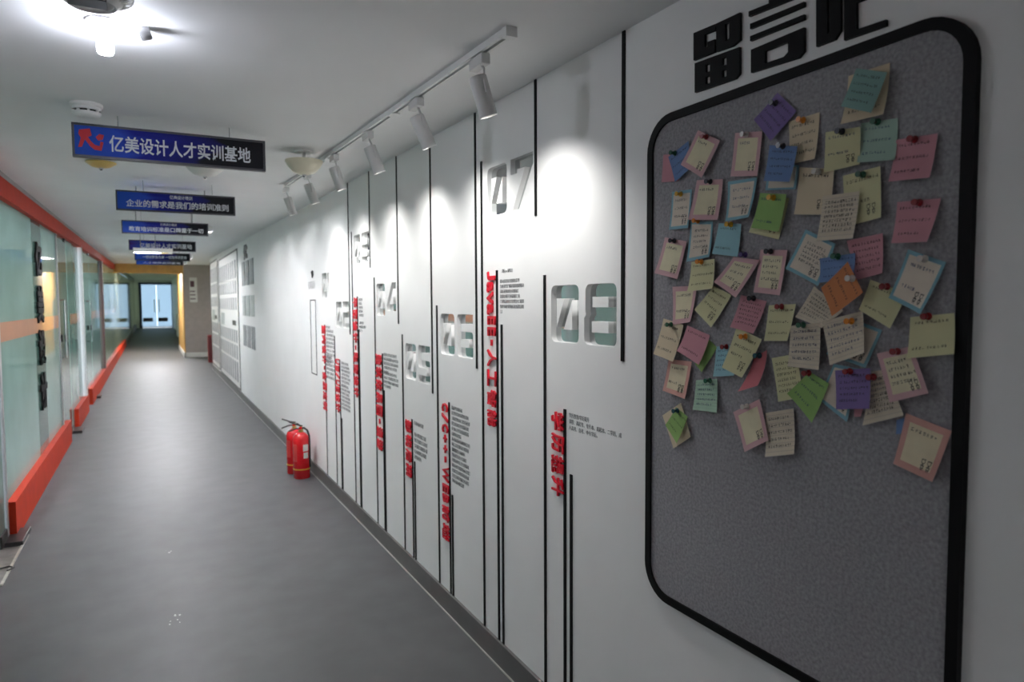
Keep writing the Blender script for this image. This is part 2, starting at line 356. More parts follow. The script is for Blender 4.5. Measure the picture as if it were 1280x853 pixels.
NM = {'pb': note_mat('pink bordered paper', (226, 218, 186), (212, 172, 176), .13), 'tb': note_mat('turquoise bordered paper', (224, 212, 196), (136, 180, 194), .08),
 'ob': note_mat('peach bordered paper', (226, 214, 184), (212, 162, 152), .13),
 'ln': note_mat('lined cream paper', (216, 204, 184), lines=(170, 160, 160)), 'mn': note_mat('lined mint paper', (176, 206, 184), lines=(140, 176, 150)),
 'pk': mat('pink paper', (202, 146, 156), .75, spec=.2), 'rp': mat('deep pink paper', (190, 112, 118), .75, spec=.2), 'bl': mat('blue paper', (114, 142, 188), .75, spec=.2), 'pu': mat('purple paper', (132, 114, 168), .75, spec=.2),
 'cr': mat('cream paper', (218, 202, 174), .75, spec=.2), 'ye': mat('pale yellow paper', (212, 208, 166), .75, spec=.2), 'gr': mat('green paper', (148, 184, 112), .75, spec=.2), 'lb': mat('light blue paper', (152, 196, 206), .75, spec=.2),
 'te': mat('teal paper', (132, 166, 160), .75, spec=.2), 'mi': mat('mint paper', (166, 192, 178), .75, spec=.2), 'or': mat('orange paper', (206, 134, 90), .75, spec=.2)}
m_ink = mat('dark ink', (62, 58, 60), .7); m_ink2 = mat('blue ink', (66, 74, 110), .7)
ZO = {'A': (810, 60, 3.555), 'B': (1000, 60, 3.555), 'C': (810, 280, 3.877), 'D': (980, 270, 3.708), 'E': (810, 430, 4.74), 'F': (980, 420, 4.267), 'G': (820, 0, 2.783), 'P': (0, 0, 1)}
def zpx(z, q): o = ZO[z]; return (o[0]+q[0]/o[2], o[1]+q[1]/o[2])
PINC = {'red': mat('red pin plastic', (136, 24, 32), .3), 'dark': mat('black pin plastic', (40, 38, 48), .3), 'green': mat('green pin plastic', (36, 96, 70), .3), 'white': mat('clear white pin plastic', (214, 206, 198), .25),
        'orange': mat('orange pin plastic', (232, 140, 40), .3), 'yellow': mat('yellow pin plastic', (224, 172, 44), .3), 'teal': mat('teal pin plastic', (24, 74, 88), .3), 'purple': mat('purple pin plastic', (72, 48, 112), .3)}
_pin = MB().lathe([(0, .019), (.0062, .019), (.0066, .0175), (.0044, .015), (.004, .008), (.0072, .004), (.0074, .002), (.0008, .0015), (.0006, -.004), (0, -.004)], (0, 0, 0), (-1, 0, 0), 12)
PINME = {}
def pin(color, z, q, x, lab):
    if color not in PINME:
        o = _pin.build('push_pin', PINC[color], None, True); PINME[color] = o.data
    else: o = link('push_pin', PINME[color], None)
    p = onx(zpx(z, q), x); o.location = p
    props(o, lab, 'push pin', 'push pins in the felt board')
def note(z, quad, style, layer, lab, pn=None, lift=None, rows=4, doodle=False, tall=1):
    x0 = XB - .0015 - layer*.0042
    cr = [onx(zpx(z, q), x0) for q in quad]
    lift = random.uniform(.004, .011) if lift is None else lift
    side = random.uniform(-.006, .006)
    def pt(u, v, off=0):
        p = cr[0]*(1-u)*(1-v)+cr[1]*u*(1-v)+cr[2]*u*v+cr[3]*(1-u)*v
        o = lift*v*v + abs(side)*((u if side > 0 else 1-u)**3)*v
        return p + Vector((-o-off, 0, 0))
    N = 6; vs = [pt(i/N, j/N) for j in range(N+1) for i in range(N+1)]; fs = [(j*(N+1)+i, (j+1)*(N+1)+i, (j+1)*(N+1)+i+1, j*(N+1)+i+1) for j in range(N) for i in range(N)]
    me = bpy.data.meshes.new('paper_note'); me.from_pydata([v-cr[0] for v in vs], [], fs); me.update()
    ul = me.uv_layers.new(name='UVMap')
    for p in me.polygons:
        p.use_smooth = True
        for li in p.loop_indices:
            vi = me.loops[li].vertex_index; ul.data[li].uv = ((vi % (N+1))/N, 1-(vi//(N+1))/N)
    o = link('paper_note', me, NM[style]); o.location = cr[0]; props(o, lab, 'note', 'paper notes on the felt board')
    # pen strokes
    mb = MB()
    def stroke(a, b, w=.006):
        d = Vector((b[0]-a[0], b[1]-a[1])); n = Vector((-d.y, d.x)); n = n.normalized()*w if n.length else Vector((0, w))
        q = [(a[0]+n.x, a[1]+n.y), (b[0]+n.x, b[1]+n.y), (b[0]-n.x, b[1]-n.y), (a[0]-n.x, a[1]-n.y)]
        mb.add([pt(s, t, .0005) for s, t in q], [(0, 1, 2, 3)])
    b0 = .17 if style in ('pb', 'tb', 'ob') else .08
    vtop = .24 if style in ('pb', 'tb', 'ob') else .16
    for r in range(rows):
        v = vtop+(.62 if not doodle else .42)*r/max(rows-1, 1); u = b0+random.uniform(0, .05); end = 1-b0-random.uniform(0, .35 if r == rows-1 else .12)
        while u < end:
            cw = random.uniform(.045, .075)
            for _ in range(random.choice((2, 3, 3, 4))):
                if random.random() < .5: yy = v+random.uniform(-.028, .028); stroke((u, yy), (u+cw*.8, yy+random.uniform(-.012, .012)), .0045)
                else: xx = u+random.uniform(0, cw*.8); stroke((xx, v-.032), (xx+random.uniform(-.02, .02), v+.032), .0045)
            u += cw+random.uniform(.008, .03)
    if rows: props(mb.build('handwriting', m_ink if random.random() < .75 else m_ink2, o), kind='stuff')
    if doodle:
        mb = MB()
        for cx in (.66, .8):
            cy, rr = .72, .042
            for k in range(10):
                a, b = 2*math.pi*k/10, 2*math.pi*(k+1)/10; stroke((cx+rr*math.cos(a), cy+rr*math.sin(a)), (cx+rr*math.cos(b), cy+rr*math.sin(b)), .006)
            for a, b in (((cx-.05, cy-.03), (cx+.05, cy-.045)), ((cx, cy+.04), (cx-.035, cy+.13)), ((cx, cy+.04), (cx+.035, cy+.13)), ((cx-.035, cy+.13), (cx+.035, cy+.13)), ((cx-.015, cy+.13), (cx-.015, cy+.17)), ((cx+.015, cy+.13), (cx+.015, cy+.17)), ((cx-.05, cy+.08), (cx+.05, cy+.08))): stroke(a, b, .007)
        mb.build('doodle', m_ink, o)
    if pn: pin(pn[0], z if len(pn) < 3 else pn[2], pn[1], x0-.0005, pn[-1] if isinstance(pn[-1], str) and len(pn) > 3 else '%s push pin holding the %s' % (pn[0].replace('dark', 'black').replace('teal', 'dark teal'), lab.split(',')[0]))
D_ = dict(doodle=True)
note('A', [(68, 475), (140, 470), (140, 592), (68, 598)], 'pk', 0, 'plain pink slip half hidden by a small blue note', rows=0, lift=.002)
note('A', [(90, 485), (180, 413), (190, 540), (130, 597)], 'bl', 1, 'small tilted blue note beside the frame', ('green', (122, 468)), rows=3)
note('A', [(222, 365), (320, 412), (250, 578), (153, 520)], 'pb', 2, 'tilted pink-edged note overlapping a blue note', ('red', (262, 396)), rows=1, doodle=True)
note('A', [(387, 378), (508, 370), (495, 570), (372, 572)], 'pb', 1, 'upright pink-edged note under the title', ('white', (440, 386)), rows=1, doodle=True)
note('A', [(575, 198), (660, 280), (558, 415), (480, 320)], 'pu', 1, 'purple diamond-turned note under the title', ('dark', (570, 246)), rows=4)
note('A', [(625, 328), (763, 285), (757, 495), (640, 522)], 'cr', 0, 'cream note beside the purple diamond', ('orange', (692, 321)), lift=.012)
note('A', [(535, 520), (672, 520), (660, 628), (527, 634)], 'tb', 0, 'turquoise-edged note peeking out under a blue note', rows=0, lift=.003)
note('A', [(540, 432), (665, 437), (640, 597), (525, 592)], 'bl', 5, 'blue note on top of a turquoise-edged note', ('dark', (603, 437)), rows=4)
note('A', [(107, 640), (195, 628), (188, 800), (108, 810)], 'tb', 0, 'narrow turquoise-edged note with a yellow pin', ('yellow', (148, 650)), rows=3, doodle=True)
note('A', [(217, 588), (333, 583), (322, 765), (195, 765)], 'pb', 1, 'pink-edged note below a tilted pink-edged note', ('dark', (280, 595)), rows=1, doodle=True)
note('A', [(355, 595), (485, 575), (468, 755), (362, 772)], 'tb', 1, 'turquoise-edged note with a curled side and no pin', rows=3, doodle=True, lift=.014)
note('A', [(505, 660), (628, 668), (585, 852), (455, 820)], 'ye', 0, 'pale yellow note showing under a green note', rows=0, doodle=True, lift=.003)
note('A', [(498, 645), (615, 650), (598, 818), (470, 800)], 'gr', 2, 'green note on top of a pale yellow one', ('yellow', (560, 666)), rows=2)
note('G', [(500, 582), (620, 588), (614, 748), (488, 747)], 'cr', 1, 'cream note beside a lined note, doodle at its foot', ('white', (568, 598)), rows=1, doodle=True)
note('G', [(650, 612), (780, 578), (793, 757), (660, 790)], 'ye', 1, 'yellow doodled note with a green pin', ('green', (722, 608)), rows=2, doodle=True)
note('P', [(1028.4, 245.4), (1074.4, 239), (1070.5, 298.5), (1026, 302)], 'ln', 3, 'lined white page between two doodled notes', rows=7, lift=.012)
note('B', [(215, 125), (400, 65), (398, 300), (215, 345)], 'cr', 0, 'folded cream paper under the teal note', rows=3, lift=.02)
note('B', [(250, 90), (388, 108), (325, 290), (195, 262)], 'te', 5, 'teal note at the top of the board', rows=4, lift=.006)
note('B', [(270, 335), (435, 312), (438, 500), (275, 512)], 'mi', 0, 'mint note with rounded lifted corner', ('green', (348, 329)), rows=3, lift=.012)
note('B', [(113, 375), (268, 350), (272, 518), (120, 555)], 'ye', 2, 'yellow note overlapping the mint note', ('dark', (190, 372)), rows=2, doodle=True)
note('B', [(428, 408), (612, 380), (592, 578), (410, 597)], 'pk', 1, 'upper of two plain pink notes beside the frame', ('red', (512, 407)), rows=3, lift=.012)
note('P', [(1121.5, 252.7), (1176.4, 247.9), (1166, 302.9), (1118.9, 304.5)], 'pk', 1, 'lower of two plain pink notes beside the frame', ('red', (533, 688), 'B', 'red push pin holding the lower of two plain pink notes beside the frame'), rows=3, lift=.013)
note('C', [(82, 65), (188, 85), (152, 268), (48, 240)], 'pb', 1, 'pink-edged note at the frame below a turquoise-edged one', ('dark', (130, 82)), rows=1, doodle=True)
note('C', [(205, -13), (315, -12), (312, 160), (205, 185)], 'tb', 0, 'cream note with turquoise foot and an orange pin', ('orange', (245, -14)), rows=4, doodle=True)
note('C', [(343, -3), (452, 0), (445, 160), (320, 145)], 'lb', 1, 'light blue note with two lines of writing', ('yellow', (405, 3)), rows=2)
note('C', [(210, 185), (322, 170), (330, 315), (207, 328)], 'ye', 2, 'small yellow note with a rounded lifted corner', ('orange', (262, 184)), rows=3, lift=.013)
note('C', [(415, 160), (542, 175), (445, 358), (333, 282)], 'pb', 2, 'tilted pink-edged note with a purple pin', ('purple', (475, 150)), rows=3, doodle=True)
note('C', [(545, 125), (675, 127), (653, 347), (518, 332)], 'pb', 1, 'large pink-edged note with four lines of writing', ('dark', (597, 134)), rows=4, doodle=True)
note('D', [(100, 62), (240, 130), (165, 325), (20, 245)], 'tb', 1, 'tilted turquoise-edged note tucked under the lined page', rows=5, doodle=True)
note('C', [(118, 305), (238, 300), (222, 475), (132, 490)], 'pb', 0, 'pink-edged note under the small yellow note', rows=2, doodle=True)
note('C', [(318, 300), (405, 345), (318, 502), (236, 415)], 'ye', 1, 'tilted yellow note tucked under a pink-edged one', rows=3, doodle=True)
note('C', [(450, 345), (575, 375), (530, 532), (425, 500)], 'pk', 1, 'pink note full of small writing', ('dark', (515, 361)), rows=6, lift=.014)
note('C', [(585, 395), (717, 388), (688, 567), (570, 567)], 'ye', 2, 'yellow note with three lines of writing and red pin', ('red', (650, 401)), rows=3)
note('C', [(75, 458), (172, 490), (135, 668), (43, 630)], 'cr', 2, 'cream note at the frame with a green pin', ('green', (115, 488)), rows=3)
note('C', [(290, 555), (335, 600), (268, 720), (232, 680)], 'gr', 0, 'green slip showing behind a tilted pink note', rows=0, lift=.003)
note('C', [(190, 492), (300, 540), (265, 683), (165, 615)], 'pk', 2, 'tilted plain pink note over a green slip', rows=2, lift=.014)
note('C', [(330, 595), (430, 585), (430, 735), (325, 740)], 'lb', 0, 'light blue note half covered by a cream one', ('red', (383, 596)), rows=5)
note('C', [(428, 502), (552, 560), (470, 745), (375, 695)], 'ye', 3, 'tilted cream-yellow note with orange pin', ('orange', (475, 546)), rows=3, doodle=True)
note('C', [(515, 645), (577, 612), (575, 780), (480, 810)], 'rp', 1, 'folded deep pink note standing off the board', ('teal', (543, 638)), rows=0, lift=.03)
note('C', [(100, 655), (212, 668), (192, 848), (80, 808)], 'ob', 1, 'peach-edged note below the cream note at the frame', rows=2, doodle=True)
note('E', [(285, 215), (410, 208), (420, 408), (275, 390)], 'mn', 1, 'small lined mint note on its own', ('green', (370, 218)), rows=5)
note('E', [(732, 85), (880, 58), (935, 315), (783, 343)], 'ye', 0, 'large yellowish note under the green diamond', rows=6)
note('F', [(135, 190), (240, 255), (165, 462), (42, 305)], 'gr', 2, 'green diamond-turned note beside a yellowish page', ('red', (135, 198)), rows=3)
note('C', [(690, 495), (835, 478), (838, 708), (688, 690)], 'ln', 3, 'lined cream page with a green pin', ('green', (755, 490)), rows=5)
note('D', [(140, 325), (275, 440), (190, 520), (60, 470)], 'ln', 1, 'tilted lined page showing under the orange note', rows=6)
note('D', [(165, 198), (330, 172), (340, 290), (178, 310)], 'bl', 2, 'blue note showing behind the orange note', ('green', (252, 188)), rows=3)
note('D', [(295, 212), (367, 355), (240, 465), (182, 335)], 'or', 7, 'orange note turned on its corner', ('white', (320, 290)), rows=3)
note('D', [(290, 115), (458, 80), (472, 265), (345, 298)], 'pk', 1, 'pink note with rounded corners beside the blue note', rows=5)
note('D', [(575, 155), (753, 215), (655, 455), (500, 380)], 'tb', 1, 'large turquoise-edged note beside the frame', ('white', (655, 199)), rows=2, doodle=True)
note('D', [(400, 295), (570, 360), (502, 522), (360, 435)], 'ye', 2, 'yellow note overlapping the large turquoise-edged note', ('red', (480, 328)), rows=2)
note('D', [(300, 470), (455, 530), (385, 705), (200, 640)], 'tb', 0, 'turquoise-edged note showing behind a lined cream page', rows=0, doodle=True)
note('D', [(175, 490), (365, 440), (388, 635), (225, 692)], 'ln', 3, 'lined cream page with an orange pin', ('orange', (315, 488)), rows=5)
note('D', [(585, 470), (790, 450), (800, 640), (585, 660)], 'ye', 2, 'plain yellow square note with a red pin', ('red', (672, 466)), rows=2)
note('F', [(265, 150), (400, 175), (345, 460), (190, 335)], 'tb', 0, 'turquoise-edged note behind the purple square', rows=0, doodle=True)
note('F', [(372, 385), (425, 380), (420, 430), (378, 432)], 'pk', 0, 'scrap of pink paper under the purple square', rows=0, lift=.002)
note('F', [(470, 190), (540, 180), (650, 425), (430, 478)], 'ln', 1, 'lined cream page between the purple square and a pink-edged note', ('red', (480, 219)), rows=7)
note('F', [(272, 185), (460, 172), (475, 387), (288, 392)], 'pu', 3, 'purple square note below the orange one', ('red', (355, 189)), rows=5)
note('F', [(495, 95), (680, 55), (785, 305), (570, 355)], 'pb', 3, 'pink-edged note below the plain yellow square', ('red', (608, 83)), rows=4, doodle=True)
note('F', [(600, 450), (660, 430), (650, 520), (600, 525)], 'bl', 0, 'blue corner of paper behind the peach-edged note', rows=0, lift=.002)
note('F', [(650, 412), (895, 508), (803, 778), (595, 680)], 'ob', 1, 'peach-edged note lowest beside the frame', rows=1, doodle=True)
note('E', [(85, 425), (195, 350), (265, 550), (155, 620)], 'cr', 0, 'cream note under the small green leaf-shaped one', rows=0, lift=.003)
note('E', [(165, 375), (235, 432), (190, 588), (118, 480)], 'gr', 2, 'small folded green note near the lower frame corner', ('teal', (178, 396)), rows=3)
note('E', [(505, 405), (660, 328), (725, 570), (585, 640)], 'pb', 2, 'tilted pink-edged note lowest of its kind', ('white', (590, 371)), rows=0, doodle=True)
note('E', [(695, 410), (862, 383), (887, 652), (715, 668)], 'ln', 1, 'lined cream page beside the lowest tilted pink-edged note', rows=5, lift=.012)

# ------------------------------------------------------------------ track with spotlights
p0, p1 = onz((630, 50), ceil(2)-.026), onz((362, 232), ceil(5.1)-.026)
rail_d = (p1-p0); rdir = rail_d.normalized()
def railx(y): return p0.x+(y-p0.y)*rail_d.x/rail_d.y
rail = empty('lighting_track', (p0.x, p0.y, ceil(p0.y))); props(rail, 'long white ceiling track with a dark slot carrying the spotlights', 'light track')
def rail_box(x0, x1, z0, z1, ya, yb):     # cross-section relative to the rail, swept from ya to yb
    mb = MB(); v = []
    for y in (ya, yb):
        for x, z in ((x0, z0), (x1, z0), (x1, z1), (x0, z1)): v.append((railx(y)+x, y, ceil(y)+z))
    mb.add(v, [(0, 1, 2, 3), (4, 7, 6, 5), (0, 4, 5, 1), (1, 5, 6, 2), (2, 6, 7, 3), (3, 7, 4, 0)]); return mb
ra, rb = p0.y-.02, p1.y+.1
rail_box(-.017, -.006, -.022, 0, ra, rb).build('side_rail', m_white, rail)
rail_box(.006, .017, -.022, 0, ra, rb).build('side_rail', m_white, rail)
rail_box(-.006, .006, -.012, -.001, ra, rb).build('slot', m_black, rail)
rail_box(-.019, .019, -.03, 0, ra-.03, ra).build('end_cap', m_white, rail)
for yj in (2.95, 4.12): rail_box(-.018, .018, -.028, -.004, yj-.03, yj+.03).build('joiner', m_white, rail)
m_lens = mat('lit spotlight lens', (255, 252, 245), .3, emit=.25, ecol=(255, 250, 240))
m_can = mat('white spotlight can', (214, 213, 212), .4, var=.02)
HEADS = [((596.6, 95.3), (611, 146.5)), ((520.4, 145), (537, 184.5)), ((461.6, 183), (473, 212)), ((417, 209), (427.5, 238)), ((385, 230), (394, 254)), ((359, 247), (366, 266))]
SL = ['first spotlight at the capped end of the track, aimed at number 08', 'second spotlight from the capped end of the track', 'third spotlight from the capped end of the track', 'fourth spotlight from the capped end of the track', 'fifth spotlight from the capped end of the track', 'sixth spotlight at the far end of the track']
def cone_light(name, loc, tgt, e, parent):
    l = bpy.data.lights.new(name, 'SPOT'); l.energy = e; l.spot_size = R(136); l.spot_blend = 1.0; l.shadow_soft_size = .02; l.color = (1, .985, .96)
    o = bpy.data.objects.new(name, l); C.objects.link(o); o.location = loc; o.rotation_euler = (Vector(tgt)-Vector(loc)).to_track_quat('-Z', 'Y').to_euler()
    o.parent = parent; o.matrix_parent_inverse = Matrix.Translation(parent.location).inverted()
for i, (tp, bp) in enumerate(HEADS):
    zt = ceil(2+i*.6)-.095
    T = onz(tp, zt); B = ony(bp, T.y); B.y = T.y
    ax = (B-T).normalized(); ax = Vector((ax.x, 0, ax.z)); ln_ = .132
    yy = T.y+.02; rx = railx(yy); zc = ceil(yy)
    t = empty('track_spotlight', (rx, yy, zc-.028)); props(t, 'white cylindrical '+SL[i], 'spotlight', 'spotlights on the ceiling track')
    box('adapter', m_can, rx-.016, rx+.016, yy-.05, yy+.05, zc-.062, zc-.027, t, .003)
    E_ = T+ax*ln_
    MB().lathe([(0, 0), (.026, 0), (.0295, .004), (.030, .01), (.030, ln_), (.0275, ln_), (.0255, ln_-.03)], T, ax, 32).build('can', m_can, t, True)
    MB().lathe([(.0256, 0), (0, 0)], E_-ax*.03, ax, 24).build('lens', m_lens, t)
    side = Vector((.006, -.033, 0))
    MB().tube([(rx, yy-.02, zc-.06), (rx, yy-.035, zc-.075), tuple(T+ax*.02+Vector((.004, -.033, .0))), tuple(T+ax*.06+Vector((.0, -.033, 0)))], .0045).build('arm', m_can, t, True)
    cone_light('spot_lamp', E_+ax*.004, E_+Vector((.21, .10, -.62)), SPOT, t)

# ------------------------------------------------------------------ other ceiling things
m_bulb = mat('lit bulb', (255, 255, 255), .4, emit=BULB, ecol=(235, 240, 255))
lamp = empty('ceiling_lamp', (-.09, 2.42, ceil(2.42))); props(lamp, 'lit ceiling lamp with a glowing white bulb beside the vented fixture', 'lamp')
zc = ceil(2.42)
MB().lathe([(0, 0), (.05, 0), (.05, -.008), (.03, -.014), (.016, -.02), (.016, -.034), (0, -.034)], (-.095, 2.42, zc), (0, 0, 1)).build('rosette', m_white, lamp, True)
MB().lathe([(0, -.03), (.02, -.032), (.0225, -.04), (.0225, -.088), (.019, -.094), (0, -.095)], (-.095, 2.42, zc), (0, 0, 1)).build('bulb', m_bulb, lamp, True)
MB().tube([(-.09, 2.42, zc-.012), (-.03, 2.42, zc-.016), (-.012, 2.42, zc-.026)], .007).build('arm', m_white, lamp, True)
MB().lathe([(0, .0), (.018, .0), (.02, .006), (.02, .03), (.017, .034), (0, .034)], (-.005, 2.42, zc-.022), (.75, -.1, .25)).build('socket', m_grey, lamp, True)
MB().lathe([(.018, 0), (.017, .014), (.009, .022), (0, .023)], (-.005, 2.42, zc-.022), (-.75, .1, -.35)).build('bulb', mat('dim lit bulb', (255, 255, 255), .4, emit=5, ecol=(235, 240, 255)), lamp, True)
# vented round fixture
fx, fy, fz = -.108, 2.085, ceil(2.085); fr = .088
fan = empty('vented_ceiling_fixture', (fx, fy, fz)); props(fan, 'white round ceiling fixture with a slotted grille beside the lit bulb', 'ceiling fixture')
MB().lathe([(.06, 0), (fr-.012, -.018), (fr, -.034), (fr-.004, -.05), (fr-.02, -.066), (.055, -.076), (.05, -.07), (0, -.07)], (fx, fy, fz)).build('housing', mat('grey white plastic', (238, 238, 238), .45), fan, True)
MB().box(fx-.052, fx+.034, fy-.046, fy+.012, fz-.0775, fz-.066).build('dark_slot', mat('grey slot', (96, 98, 104), .5), fan)
for k in range(16):
    a = R(-70+k*9); q = Vector((math.cos(a), math.sin(a), 0)); c0 = Vector((fx, fy, fz))
    MB().tube([c0+q*(fr-.022)+Vector((0, 0, -.066)), c0+q*(fr+.006)+Vector((0, 0, -.05)), c0+q*(fr+.009)+Vector((0, 0, -.03)), c0+q*(fr-.02)+Vector((0, 0, -.012))], .0013, 5).build('grille_wire', m_white, fan, True)
# smoke detector
sx, sy = -.216, 3.50; sz = ceil(sy)
sd = empty('smoke_detector', (sx, sy, sz)); props(sd, 'white round smoke detector with dark slits in front of the first blue sign', 'smoke detector')
MB().lathe([(0, 0), (.062, 0), (.062, -.012), (.055, -.018), (.055, -.03)], (sx, sy, sz)).build('base', m_white, sd, True)
MB().lathe([(.046, -.03), (.046, -.038)], (sx, sy, sz)).build('slit_band', m_black, sd, True)
for k in range(8):
    a = 2*math.pi*k/8+.2; q = Vector((math.cos(a), math.sin(a), 0)); w = Vector((-q.y, q.x, 0)); o_ = Vector((sx, sy, 0))
    MB().prism([o_+q*.045-w*.004+Vector((0, 0, sz-.0295)), o_+q*.055-w*.004+Vector((0, 0, sz-.0295)), o_+q*.055+w*.004+Vector((0, 0, sz-.0295)), o_+q*.045+w*.004+Vector((0, 0, sz-.0295))], (0, 0, -.009)).build('rib', m_white, sd)
MB().lathe([(0, -.036), (.055, -.038), (.054, -.044), (.046, -.053), (.028, -.058), (0, -.059)], (sx, sy, sz)).build('cap', m_white, sd, True)
# unlit bowl lamps
m_bowl = mat('cream frosted glass', (232, 224, 200), .35, var=.05); m_bowl2 = mat('yellowed frosted glass', (222, 190, 112), .35); m_bowl3 = mat('white frosted glass', (226, 226, 222), .3)
def bowl(px, r, m, lab, depth, drop=0):
    y0 = onz(px, 2.47).y; p = onz(px, ceil(y0)); p = onz(px, ceil(p.y)-drop); c0 = (p.x, p.y, ceil(p.y))
    t = empty('bowl_lamp', c0); props(t, lab, 'lamp', 'unlit bowl lamps on the ceiling')
    MB().lathe([(0, 0), (r*.5, 0), (r*.5, -.012), (0, -.012)], c0).build('ceiling_plate', m_white, t, True)
    if drop: MB().tube([c0, (c0[0], c0[1], c0[2]-drop-.02)], .01).build('stem', m_white, t, True)
    c0 = (c0[0], c0[1], c0[2]-drop)
    MB().lathe([(r, -.006), (r*1.0, -.012), (r*.86, -depth*.45), (r*.6, -depth*.82), (r*.3, -depth*.97), (0, -depth), ], c0).build('glass_bowl', m, t, True)
    MB().lathe([(.012, -depth+.002), (.012, -depth-.008), (.006, -depth-.014), (0, -depth-.015)], c0).build('finial', m_chrome, t, True)
bowl((380, 199), .105, m_bowl, 'cream glass bowl lamp on the ceiling beside the track', .085, .05)
bowl((256, 207), .115, m_bowl3, 'white glass bowl lamp partly behind the first blue sign', .07)
bowl((126, 202), .085, m_bowl2, 'yellowed glass bowl lamp partly behind the first blue sign', .04)
# fluorescent tubes, most of them added for light
def tube_lamp(x0, x1, y, z, lab, k=1):
    m_tube = mat('lit fluorescent tube %g' % k, (255, 255, 255), .4, emit=TUBE*k, ecol=(250, 250, 255))
    t = empty('tube_lamp', ((x0+x1)/2, y, z)); props(t, lab, 'lamp', 'fluorescent tube lamps under the ceiling')
    MB().tube([(x0, y, z), (x1, y, z)], .016, 12).build('tube', m_tube, t, True)
    box('added_shield', m_white, x0-.03, x1+.14, y-.09, y+.09, z+.022, z+.04, t, .002)  # added cover and lips keep direct tube light off the ceiling
    for xe in (x0-.03, x1+.136): box('shield_end_lip', m_white, xe, xe+.004, y-.086, y+.086, z-.014, z+.022, t)
    for sy_ in (-.09, .086): box('shield_side_lip', m_white, x0-.03, x1+.14, y+sy_, y+sy_+.004, z-.014, z+.022, t)
    box('end_cap', m_wood, x1, x1+.09, y-.02, y+.02, z-.016, z+.02, t)
    for xx in (x0+.05, x1-.05): box('hanger', m_grey, xx-.004, xx+.004, y-.004, y+.004, z+.04, ceil(y), t)
P_ = ony((170, 314.5), 9.6); Q_ = ony((200, 315.5), 9.6)
tube_lamp(P_.x, Q_.x, 9.6, P_.z, 'lit fluorescent tube hanging in front of the fourth blue sign', .14)
tube_lamp(-.12, .46, 6.02, 2.36, 'added fill tube hidden just behind the second blue sign', .75)  # added for ambient light, hidden from view by the sign
tube_lamp(-.15, .46, 7.85, 2.36, 'added fill tube hidden just behind the third dark blue sign', .5)  # unseen extra lamp, brightens the mid corridor
tube_lamp(-.12, .5, 12.55, 2.36, 'added fill tube hidden just behind the fifth dark sign', .8)  # added lamp out of view, lights the far stretch of wall
tube_lamp(-.14, .5, 14.6, 2.38, 'added fill tube hidden just behind the sixth sign', .7)  # added fill light, unseen past the last sign
tube_lamp(-.4, .6, 24.6, 2.66, 'added fill tube tucked out of view behind the yellow lintel', 2.4)  # added lamp, unseen above the lintel's edge, brightens the space beyond
tube_lamp(.16, .38, 18.2, 2.63, 'small added tube lamp before the yellow portal', 2.2)  # added at a tiny far light spot, made strong for the pillar
tube_lamp(-.6, .6, -2.3, ceil(-2.3)-.12, 'added unseen fill tube at the near end of the corridor', .07)  # added behind the camera to brighten the ceiling and walls nearby

# ------------------------------------------------------------------ hanging signs
def sign_mat(name, purple):
    m = mat(name, (22, 42, 120), .6, spec=.2); nt = m.node_tree; b = nt.nodes['Principled BSDF']
    tc = nt.nodes.new('ShaderNodeTexCoord'); sep = nt.nodes.new('ShaderNodeSeparateXYZ'); nt.links.new(tc.outputs['Generated'], sep.inputs[0])
    nz = nt.nodes.new('ShaderNodeTexNoise'); nz.inputs['Scale'].default_value = 2.2; nt.links.new(tc.outputs['Generated'], nz.inputs[0])
    ad = nt.nodes.new('ShaderNodeMath'); ad.operation = 'MULTIPLY_ADD'; ad.inputs[1].default_value = .55; nt.links.new(nz.outputs[0], ad.inputs[0]); nt.links.new(sep.outputs[0], ad.inputs[2])
    rp = nt.nodes.new('ShaderNodeValToRGB'); nt.links.new(ad.outputs[0], rp.inputs[0])
    e = rp.color_ramp.elements; e[0].position = .18; e[0].color = lin((78, 40, 110) if purple else (40, 88, 190)); e[1].position = 1.15; e[1].color = lin((30, 30, 36))
    k = e.new(.5); k.color = lin((50, 84, 200)); k = e.new(.62); k.color = lin((34, 40, 150)); k = e.new(.95); k.color = lin((34, 34, 96))
    nt.links.new(rp.outputs[0], b.inputs['Base Color']); return m
m_sign, m_sign2 = sign_mat('blue printed sign', False), sign_mat('purple printed sign', True)
m_text = mat('pale sign lettering', (226, 230, 236), .5)
m_frame = mat('dark grey sign frame', (82, 82, 88), .4, .3)
SG = [(3.668, -.286, .534, 2.262, 2.412, '亿美设计人才实训基地', None, 'first blue hanging sign with a red emblem, behind the smoke detector'),
      (5.665, -.193, .597, 2.270, 2.412, '企业的需求是我们的培训准则', '亿美设计培训', 'second blue hanging sign, with two rows of white characters'),
      (7.648, -.222, .545, 2.284, 2.411, '教育培训标准是口碑重于一切', '亿美设计培训', 'third dark blue hanging sign, between the second sign and the purplish one'),
      (9.928, -.216, .552, 2.279, 2.411, '亿美设计人才实训基地', None, 'fourth, purplish hanging sign behind the lit tube'),
      (12.3, -.195, .595, 2.287, 2.411, '一切以就业为本 一切为学员服务', None, 'fifth dark hanging sign just behind the purplish one'),
      (14.33, -.205, .575, 2.32, 2.411, '人才培养实训基地', None, 'sixth hanging sign, farthest from the smoke detector')]
